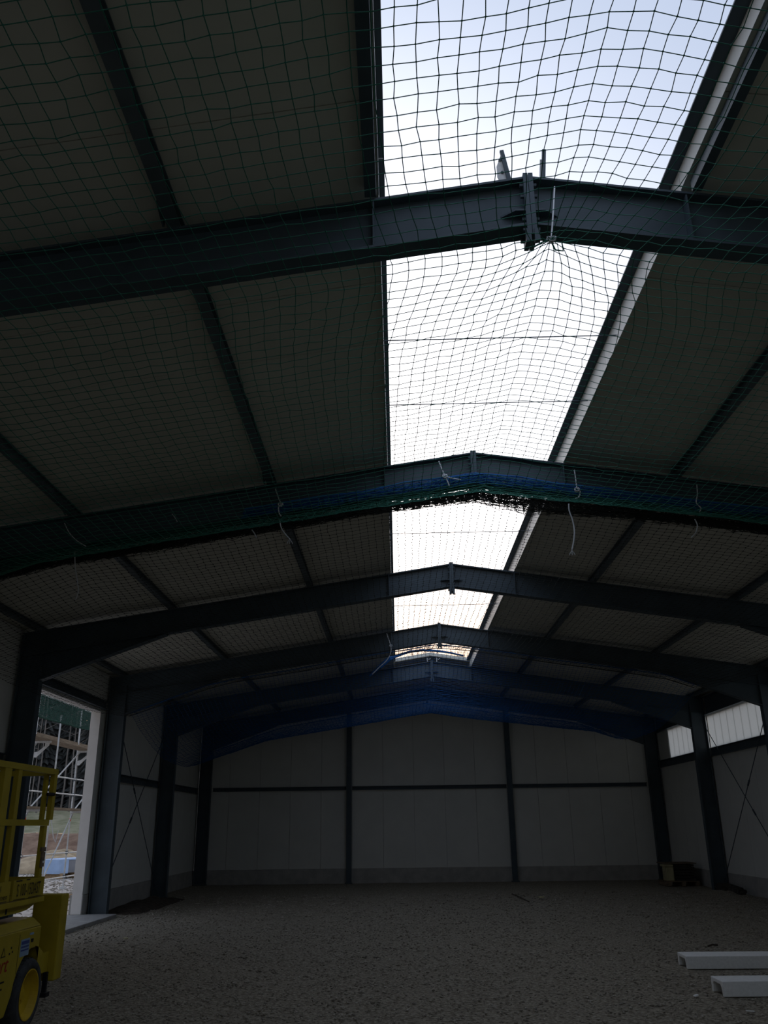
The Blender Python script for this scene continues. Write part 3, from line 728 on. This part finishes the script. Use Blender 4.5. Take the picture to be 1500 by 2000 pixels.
tag(b.build('tarp_roll', DEBRIS), 'dark crumpled roll of sheeting lying along the right wall', 'sheeting')

# scraps on the floor
def at_z(px, py, Z0=0.0):
    d = _F + _R2*((px-750)/F_PX) + _U2*((1000-py)/F_PX); t = (Z0-CH)/d.z
    return (CX+d.x*t, d.y*t, Z0)
for (px, py, sx, lab) in ((1360, 1947, 0.045, 'white scrap on the gravel left of the nearer white block'), (1464, 1977, 0.05, 'white scrap on the gravel in front of the nearer white block'),
                          (246, 1834, 0.05, 'cream scrap on the gravel right of the yellow lift'), (1058, 1753, 0.10, 'pale scrap on the floor before the right gable post'),
                          (117, 1896, 0.03, 'tiny white scrap beside the lift wheel')):
    p = at_z(px, py); b = MB()
    b.prism([(-sx, -sx*0.4), (sx*0.2, -sx*0.7), (sx, 0.1*sx), (sx*0.3, sx*0.6), (-sx*0.7, sx*0.4)], 2, 0.0, 0.012)
    o = b.build('paper_scrap', WHITEB if 'white' in lab else YELLOWP); o.location = (p[0], p[1], 0.006); o.rotation_euler = (0.15, 0.1, px*0.1); tag(o, lab, 'scrap', 'scraps on the floor')
for (pa, pb, lab) in (((1383, 1850), (1402, 1848), 'thin dark stick on the gravel behind the farther white block'), ((1000, 1747), (1034, 1763), 'thin dark stick on the floor before the right gable post')):
    p, q = Vector(at_z(*pa)), Vector(at_z(*pb)); p.z = q.z = 0.015
    tag(MB().tube([p, p.lerp(q, 0.5)+Vector((0, 0.03, 0.01)), q], 0.012, 5).build('stick', BARKD), lab, 'stick', 'sticks on the floor')

# ------------------------------------------------------------------ yellow work platform lift
LX = -4.58
lift = empty('platform_lift', (-5.3, 8.2, 0)); tag(lift, 'yellow mobile lift with railed basket at the left edge', 'platform lift')
XW = LX-1.35
body = MB()
arch = [(9.20, 0.60)] + [(9.06+0.40*math.cos(t), 0.30+0.40*math.sin(t)) for t in np.linspace(0.95, 3.0, 9)] + [(8.56, 0.20)]
side = [(9.20, 0.88)] + arch + [(7.5, 0.20)] + [(7.10+0.40*math.cos(t), 0.30+0.40*math.sin(t)) for t in np.linspace(0.15, 3.0, 9)] + [(6.6, 0.22), (6.6, 0.90)]
body.prism(side, 0, LX-0.30, LX)
body.build('side_cover', YELLOW, lift, bevel=0.012)
MB().prism([(LX-0.30, 0.885), (LX, 0.885), (LX-0.09, 0.955), (LX-0.30, 0.962)], 1, 6.6, 9.19).build('cover_lid', YELLOW, lift, bevel=0.01)
MB().box(XW+0.28, LX-0.31, 6.55, 9.30, 0.30, 0.80).build('chassis', YELLOW, lift)
MB().prism(side, 0, XW, XW+0.27).build('side_cover', YELLOW, lift)
for sx in (LX+0.005, XW-0.005):
    for yc in (9.06, 7.10):
        s = 1 if sx == LX+0.005 else -1
        wh = empty('wheel', (sx, yc, 0.30)); setpar(wh, lift)
        prof = [(0, 0.215), (0, 0.285), (-s*0.02, 0.305), (-s*0.10, 0.31), (-s*0.20, 0.305), (-s*0.22, 0.285), (-s*0.22, 0.215)]
        MB().lathe(prof, (sx, yc, 0.30), 0, 36).build('tyre', TYRE, wh, smooth=True)
        MB().lathe([(s*0.004, 0.208), (s*0.004, 0.218), (-s*0.10, 0.214), (-s*0.10, 0.0005), (-s*0.088, 0.0005), (-s*0.088, 0.10), (-s*0.06, 0.17)], (sx, yc, 0.30), 0, 32).build('rim', YRIM, wh)
        tr = MB()
        for q in range(28):
            t = 2*math.pi*q/28; yq, zq = yc+0.306*math.cos(t), 0.30+0.306*math.sin(t)
            tr.bar((sx-s*0.03, yq, zq), (sx-s*0.19, yq, zq), 0.03, 0.014, (0, math.cos(t), math.sin(t)))
        tr.build('tread_lugs', TYRE, wh)
        MB().lathe([(-s*0.085, 0.001), (-s*0.085, 0.055), (-s*0.06, 0.05), (-s*0.055, 0.001)], (sx, yc, 0.30), 0, 16).build('hub', YRIM, wh)
# end box behind the wheel
MB().box(LX-0.27, LX+0.03, 9.60, 9.79, 0.33, 1.13).build('end_box', YELLOW, lift, bevel=0.012)
MB().box(LX-0.24, LX-0.05, 9.31, 9.60, 0.42, 0.60).build('end_bracket', YELLOW, lift)
MB().box(LX-0.08, LX+0.0, 9.50, 9.60, 0.20, 0.24).box(LX-0.06, LX-0.02, 9.53, 9.57, 0.24, 0.42).build('outrigger_foot', BLACK, lift)
# lifting column under the basket
MB().box(XW+0.40, LX-0.32, 7.3, 8.15, 0.80, 1.034).build('lift_column', BLACK, lift)
# basket
BZ = 1.10
bas = empty('basket', (LX-0.6, 8, BZ)); setpar(bas, lift)
MB().box(XW, LX, 6.4, 9.18, BZ+0.0, BZ+0.045).build('floor_tray', YELLOW, bas)
MB().prism([(6.9, 1.098), (9.12, 1.098), (8.88, 1.045), (8.72, 1.035), (6.9, 1.035)], 0, LX-0.62, LX-0.04).build('under_frame', YELLOW, bas)
MB().box(LX-0.04, LX-0.036, 8.40, 8.43, 1.045, 1.09).build('frame_slot', BLACK, bas)
MB().box(LX-0.020, LX-0.002, 8.42, 9.14, BZ+0.055, 1.325).build('toe_board', YELLOW, bas)
MB().box(LX-0.020, LX-0.002, 6.45, 8.36, BZ+0.055, 1.325).build('toe_board', YELLOW, bas)
MB().box(XW+0.02, LX-0.03, 9.14, 9.16, BZ+0.055, 1.325).build('toe_board', YELLOW, bas)
for x0, x1 in ((LX-0.05, LX), (XW, XW+0.05)):
    for z0 in (2.295, 1.80): MB().box(x0, x1, 6.4, 9.18 if z0 > 2 else 9.08, z0, z0+0.055).build('guard_rail', YELLOW, bas)
for z0 in (2.285, 1.81): MB().box(XW+0.051, LX-0.051, 9.10, 9.15, z0, z0+0.05).build('guard_rail', YELLOW, bas)
for z0 in (2.285, 1.81): MB().box(XW+0.051, LX-0.051, 8.16, 8.20, z0, z0+0.045).build('guard_rail', YELLOW, bas)
def post(x, y0, y1, z0, z1, wdt=0.045): MB().box(x-wdt, x, y0, y1, z0, z1).build('post', YELLOW, bas)
post(LX-0.003, 9.10, 9.175, 1.856, 2.294); post(LX-0.06, 9.03, 9.095, 1.856, 2.294, 0.03); post(LX-0.003, 8.98, 9.05, 1.326, 1.799)
post(LX-0.003, 8.22, 8.30, 1.326, 1.799); post(LX-0.003, 8.22, 8.30, 1.856, 2.294)
post(LX-0.003, 7.93, 8.07, 1.326, 1.799); post(LX-0.003, 7.93, 8.07, 1.856, 2.294)
for y0 in (6.45, 7.4, 8.24, 9.08): post(XW+0.047, y0, y0+0.06, 1.15, 2.294)
post(LX-0.30, 8.02, 8.09, 1.15, 2.28, 0.05)
MB().box(LX-0.012, LX+0.006, 8.96, 9.07, 1.56, 1.60).box(LX-0.006, LX+0.01, 8.975, 9.05, 1.42, 1.555).build('latch', WOODD, bas)
MB().box(LX+0.010, LX+0.014, 9.0, 9.045, 1.455, 1.475).build('white_tag', WHITEB, bas)
MB().cyl((LX-0.03, 9.02, 2.10), (LX+0.01, 9.10, 2.10), 0.018, n=6).build('hinge_pin', BLACK, bas)
for ya, yb_, z in ((8.47, 8.60, 1.335), (8.70, 8.78, 1.336)): MB().box(LX-0.001, LX+0.001, ya, yb_, z-0.022, z-0.012).build('board_slot', BLACK, bas)
for ya, yb_ in ((8.45, 8.70), (8.78, 9.08), (7.6, 8.30)): MB().box(LX-0.001, LX+0.0015, ya, yb_, 1.158, 1.163).build('board_slot', BLACK, bas)
# lettering
def lettering(name, body, y, z, h, m, width=None, slant=0.0, parent=bas, x=None):
    c = bpy.data.curves.new(name, 'FONT'); c.body = body; c.size = 1.0; c.shear = slant; c.extrude = 0.0
    t = bpy.data.objects.new(name, c); COL.objects.link(t)
    dg = bpy.context.evaluated_depsgraph_get(); me = bpy.data.meshes.new_from_object(t.evaluated_get(dg)); bpy.data.objects.remove(t)
    n = len(me.vertices); co = np.empty(n*3); me.vertices.foreach_get('co', co); co = co.reshape(-1, 3)
    co -= co.min(0); mx = co.max(0); s = h/mx[1]; sx = s if width is None else width/mx[0]
    out_ = np.stack([np.zeros(n), co[:, 0]*sx, co[:, 1]*s], 1).astype(np.float32)
    me.vertices.foreach_set('co', out_.ravel()); me.materials.clear(); me.materials.append(m)
    o = bpy.data.objects.new(name, me); COL.objects.link(o); o.location = (LX+0.004 if x is None else x, y, z); setpar(o, parent); return o
lettering('lettering', 'S 100-15DAST', 8.50, 1.185, 0.105, INK, 0.54)
lettering('lettering', 'Mobil', 7.93, 1.245, 0.05, INK, 0.22)
lettering('lettering', 'Arbeitsbühnen', 7.70, 1.178, 0.045, INK, 0.60)
lettering('lettering', 'gert', 8.15, 0.535, 0.14, RED, 0.36, 0.25, lift)
for ya, yb_, z in ((8.02, 8.47, 0.49), (8.10, 8.30, 0.435), (8.33, 8.44, 0.435), (8.14, 8.40, 0.385), (8.12, 8.22, 0.335), (8.25, 8.42, 0.335)):   # print too small to read
    MB().box(LX, LX+0.0015, ya, yb_, z, z+0.014).build('fine_print', INK, lift)
# info sticker, warning marks, lock
stk = MB().box(LX, LX+0.003, 8.74, 8.94, 0.655, 0.80).build('sticker', PALEP, lift)
for z0, z1 in ((0.755, 0.785), (0.727, 0.742), (0.70, 0.712)): MB().box(LX+0.003, LX+0.0045, 8.755, 8.925, z0, z1).build('print_band', BLUEP, stk)
MB().box(LX, LX+0.003, 8.93, 9.02, 0.82, 0.84).build('small_sticker', PALEP, lift)
MB().box(LX, LX+0.006, 8.975, 9.02, 0.755, 0.785).build('lock', BLACK, lift)
MB().prism([(8.33, 0.70), (8.43, 0.70), (8.38, 0.78)], 0, LX, LX+0.002).build('warning_mark', INK, lift)
MB().prism([(8.348, 0.71), (8.412, 0.71), (8.38, 0.762)], 0, LX+0.002, LX+0.003).build('warning_field', YELLOW, lift)
for yq, zq in ((8.50, 0.705), (8.53, 0.75), (8.56, 0.715)): MB().box(LX, LX+0.002, yq, yq+0.02, zq, zq+0.018).build('warning_mark', INK, lift)
MB().box(LX, LX+0.0015, 8.700, 8.706, 0.52, 0.85).build('cover_seam', INK, lift)

# ------------------------------------------------------------------ outside: scaffold
sc = empty('scaffold', (-12, 28, 0)); tag(sc, 'tube scaffold with plank decks outside the gateway', 'scaffold')
SXO, SXI = -12.0, -11.2
def tubep(a, b_, r=0.026, nm='tube', m=GALV): return MB().cyl(a, b_, r, n=8).build(nm, m, sc)
SY = (22.6, 26.26, 29.9, 33.5)
for yq in SY:
    tubep((SXO, yq, 0.02), (SXO, yq, 6.2), nm='standard')
    MB().box(SXO-0.09, SXO+0.09, yq-0.09, yq+0.09, -0.07, 0.02).build('base_plate', GALV, sc)
    MB().cyl((SXO, yq, 2.02), (SXO, yq, 2.11), 0.034, n=8).build('marker_band', ORANGE, sc)
    for zq in (2.30, 4.25):
        b = MB(); b.bar((SXO, yq, zq), (SXO+0.50, yq, zq), 0.05, 0.06); b.build('deck_bracket', GALV, sc)
        b = MB(); b.prism([(SXO+0.03, zq-0.45), (SXO+0.10, zq-0.45), (SXO+0.45, zq-0.10), (SXO+0.45, zq-0.03), (SXO+0.33, zq-0.03), (SXO+0.33, zq-0.12), (SXO+0.14, zq-0.28), (SXO+0.03, zq-0.30)], 1, yq-0.012, yq+0.012)
        if zq > 3: b.build('gusset', GALV, sc)
for yq in (26.05, 29.75): 
    tubep((SXI, yq, 0.02), (SXI, yq, 5.0), nm='standard')
    MB().box(SXI-0.09, SXI+0.09, yq-0.09, yq+0.09, -0.07, 0.02).build('base_plate', GALV, sc)
for a in range(len(SY)-1):
    for zq in (0.32, 1.05, 2.85, 3.35): tubep((SXO+0.05, SY[a]+0.03, zq), (SXO+0.05, SY[a+1]-0.03, zq), 0.022, 'ledger')
    for zq in (2.335, 4.285):
        for q in range(2): MB().box(SXO+0.02+q*0.30, SXO+0.30+q*0.30, SY[a]+0.01, SY[a+1]-0.01, zq, zq+0.055).build('deck_plank', WOODD, sc)
    MB().box(SXO-0.03, SXO+0.0, SY[a]+0.01, SY[a+1]-0.01, 4.36, 4.55).build('toe_plank', WOODD, sc)
    for z0, z1 in ((0.10, 2.25), (2.40, 4.2)): tubep((SXO+0.08, SY[a]+0.1 if z0 > 1 else SY[a]+1.4, z0), (SXO+0.08, SY[a+1]-0.05, z1), 0.022, 'diagonal')
for yq in SY[1:3]:
    for zq in (0.32, 1.05, 2.85, 3.35): MB().cyl((SXO, yq, zq-0.05), (SXO, yq, zq+0.05), 0.045, n=8).build('coupler', STEEL, sc)
pts = [at_y(100, 1600, 27.0), at_y(104, 1635, 27.0), at_y(108, 1645, 27.0), at_y(114, 1622, 27.0)]
rp = MB().tube(pts, 0.012, 5).build('hanging_rope', ROPE, sc)

# green debris net outside under the eave
xs_ = np.arange(0, 2.5, 0.045); ys_ = np.arange(14.5, 27.5, 0.055)
A, B = np.meshgrid(xs_, ys_, indexing='ij')
Zq = 5.05 - 0.14*A - 0.10*np.sin(np.pi*A/2.5) + 0.05*wav(A, B, 2.0, 81)
P = np.stack([-8.4-A, B, Zq], -1)+RNG.normal(0, 0.006, A.shape+(3,))
gn = empty('debris_net', (-9.5, 21, 5)); tag(gn, 'fine green net slung outside above the gateway', 'net')
net_mesh('net_cords', P, 0.0045, GREENSH, gn)
MB().tube([tuple(p) for p in P[-1][::8]], 0.03, 6).build('border_rope', GREENSH, gn)
MB().cyl((-9.9, 14.5, 4.93), (-9.9, 27.5, 4.93), 0.022, n=6).build('support_tube', GALV, gn)

# light-blue sheeted stack on the yard
sk = empty('panel_stack', (-15, 36.5, 0)); tag(sk, 'stack of grey panels with a light blue sheet on the yard', 'panel stack')
x0, y0 = -15.4, 35.2
ax = Vector((0.35, 0.94, 0)).normalized(); pr = Vector((-ax.y, ax.x, 0)); base = Vector((-14.35, 35.6, 0))
def sbox(a0, a1, b0, b1, z0, z1, nm, m):
    b = MB(); c = base+ax*((a0+a1)/2)+pr*((b0+b1)/2); b.bar(tuple(c+Vector((0, 0, (z0+z1)/2))-ax*(a1-a0)/2), tuple(c+Vector((0, 0, (z0+z1)/2))+ax*(a1-a0)/2), b1-b0, z1-z0); return b.build(nm, m, sk)
sbox(0, 4.0, 0, 1.1, 0.16, 0.62, 'wrapped_panels', WRAP)
sbox(-0.02, 0.55, -0.02, 1.12, 0.14, 0.655, 'blue_sheet', TARP); sbox(0.56, 4.05, -0.01, 1.1, 0.622, 0.67, 'top_sheet', TARP)
for q in range(5): sbox(0.1+q*0.9, 0.25+q*0.9, -0.05, 1.1, -0.05, 0.155, 'timber', WOOD)
mound('sand_heap', -16.9, 42.0, 2.6, 2.2, 0.75, 'low heap of yellow sand on the yard beyond the sheeted stack', 8, mat('sand', (0.40, 0.31, 0.20), 0.95, var=0.2, scale=3))
for q, (a, lab) in enumerate(((0.0, 'pale timber lying on the yard near the scaffold foot'), (0.35, 'second timber lying on the yard near the scaffold foot'))):
    tag(MB().bar((-11.6, 25.2+a, -0.01), (-9.9, 26.4+a, -0.01), 0.10, 0.08).build('timber', WOOD), lab, 'timber', 'timbers on the yard')

# ------------------------------------------------------------------ forest beyond the yard
def zt(x, y_): return float(terrain(np.array([[x]], float), np.array([[y_]], float))[0, 0])
def conifer(x, y_, h, lab, seed):
    r = random.Random(seed); root = empty('conifer', (x, y_, zt(x, y_))); z0 = zt(x, y_)-0.1
    tag(root, lab, 'tree', 'dark conifers of the forest')
    MB().cyl((x, y_, z0), (x, y_, z0+h*0.96), 0.22, 0.03, 7).build('trunk', BARKD, root)
    V = []; Fc = []
    L = 44; nn = 34
    for l in range(L):
        t = l/(L-1); rr = (1-t)**0.85*h*0.12+0.15; zb = z0+h*(0.02+0.93*t); k = len(V)
        V.append((x, y_, zb+h*0.075))
        for q in range(nn):
            an = 2*math.pi*q/nn+r.uniform(-0.1, 0.1); ra = rr*(1.0 if q % 2 else 0.55)*r.uniform(0.8, 1.2)
            V.append((x+ra*math.cos(an), y_+ra*math.sin(an), zb-(0.45 if q % 2 else 0.0)*r.uniform(0.3, 1.3)))
        for q in range(nn): Fc.append((k, k+1+q, k+1+(q+1) % nn))
    b = MB(); b.v = V; b.f = Fc; b.build('needles', CONIF, root)
def stem(x, y_, h, r0, lab, seed):
    r = random.Random(seed); z0 = zt(x, y_)-0.1; root = empty('forest_trunk', (x, y_, z0)); tag(root, lab, 'tree', 'pale bare trunks at the forest edge')
    lean = r.uniform(-0.03, 0.03)
    pts = [(x+lean*h*t+r.uniform(-.05, .05), y_, z0+h*t) for t in np.linspace(0, 1, 8)]
    MB().tube(pts, [r0*(1-0.7*t) for t in np.linspace(0, 1, 8)], 7).build('trunk', BARK, root)
    b = MB()
    for q in range(10):
        t = 0.35+0.06*q; a = r.uniform(0, 6.28); p = Vector((x+lean*h*t, y_, z0+h*t)); e = p+Vector((math.cos(a)*1.2, math.sin(a)*1.2, r.uniform(0.2, 0.9)))
        b.cyl(p, e, 0.03, 0.008, 4)
    b.build('branches', BARK, root)
pos_word = ['leftmost', 'second', 'third', 'fourth', 'fifth', 'sixth', 'seventh', 'eighth', 'ninth', 'tenth', 'eleventh', 'twelfth', 'thirteenth', 'fourteenth']
kk = 0
for row, (yr, n_) in enumerate(((71.0, 11), (74.5, 11), (78.5, 11))):
    for q in range(n_):
        xx_ = -44+q*2.35+(row % 2)*1.15+random.uniform(-0.4, 0.4)
        conifer(xx_, yr+random.uniform(-0.8, 0.8), random.uniform(14, 18), '%s dark conifer from the left in the %s forest row' % (pos_word[q], ('front', 'middle', 'rear')[row]), 100+kk); kk += 1
for q in range(14):
    xx_ = -41+q*1.55+random.uniform(-0.5, 0.5)
    stem(xx_, 67.6+random.uniform(-1.0, 1.0), random.uniform(13, 17), random.uniform(0.06, 0.11), '%s thin pale trunk from the left at the forest edge' % pos_word[q], 200+q)
for q in range(14):
    stem(-40.4+q*1.5+random.uniform(-0.4, 0.4), 64.6+random.uniform(-0.6, 0.6), random.uniform(12, 15), random.uniform(0.04, 0.075), '%s slender pale sapling from the left before the forest edge' % pos_word[q], 240+q)

# bare trees far behind the gable, seen through the last slot bay
def baretree(x, y_, h, lab, seed):
    r = random.Random(seed); z0 = zt(x, y_)-0.1; root = empty('bare_tree', (x, y_, z0)); tag(root, lab, 'tree', 'bare trees behind the gable')
    tb = MB(); tw = MB()
    def grow(p, d, ln, rad, lev):
        e = p+d*ln; (tb if lev < 2 else tw).cyl(p, e, rad, rad*0.72, 6 if lev < 2 else 4, caps=False)
        if lev >= 6: return
        for q in range(3 if lev > 0 else 4):
            v = Vector((r.gauss(0, 1), r.gauss(0, 1), r.gauss(0.25, 0.6))).normalized()
            nd = (d*0.75+v*0.62+Vector((0, 0, 0.12))).normalized()
            grow(p+d*ln*r.uniform(0.65, 1.0), nd, ln*r.uniform(0.62, 0.82), rad*0.6, lev+1)
    grow(Vector((x, y_, z0)), Vector((0, 0, 1)), h*0.30, 0.22, 0)
    tb.build('trunk', BARKD, root); tw.build('twigs', BARKD, root)
baretree(3.4, 58.0, 15.0, 'bare tree behind the gable, right-hand one seen in the far slot', 301)
baretree(0.6, 61.0, 13.5, 'bare tree behind the gable, middle one seen in the far slot', 302)
baretree(-2.6, 60.0, 12.6, 'bare tree behind the gable, left-hand one seen in the far slot', 303)
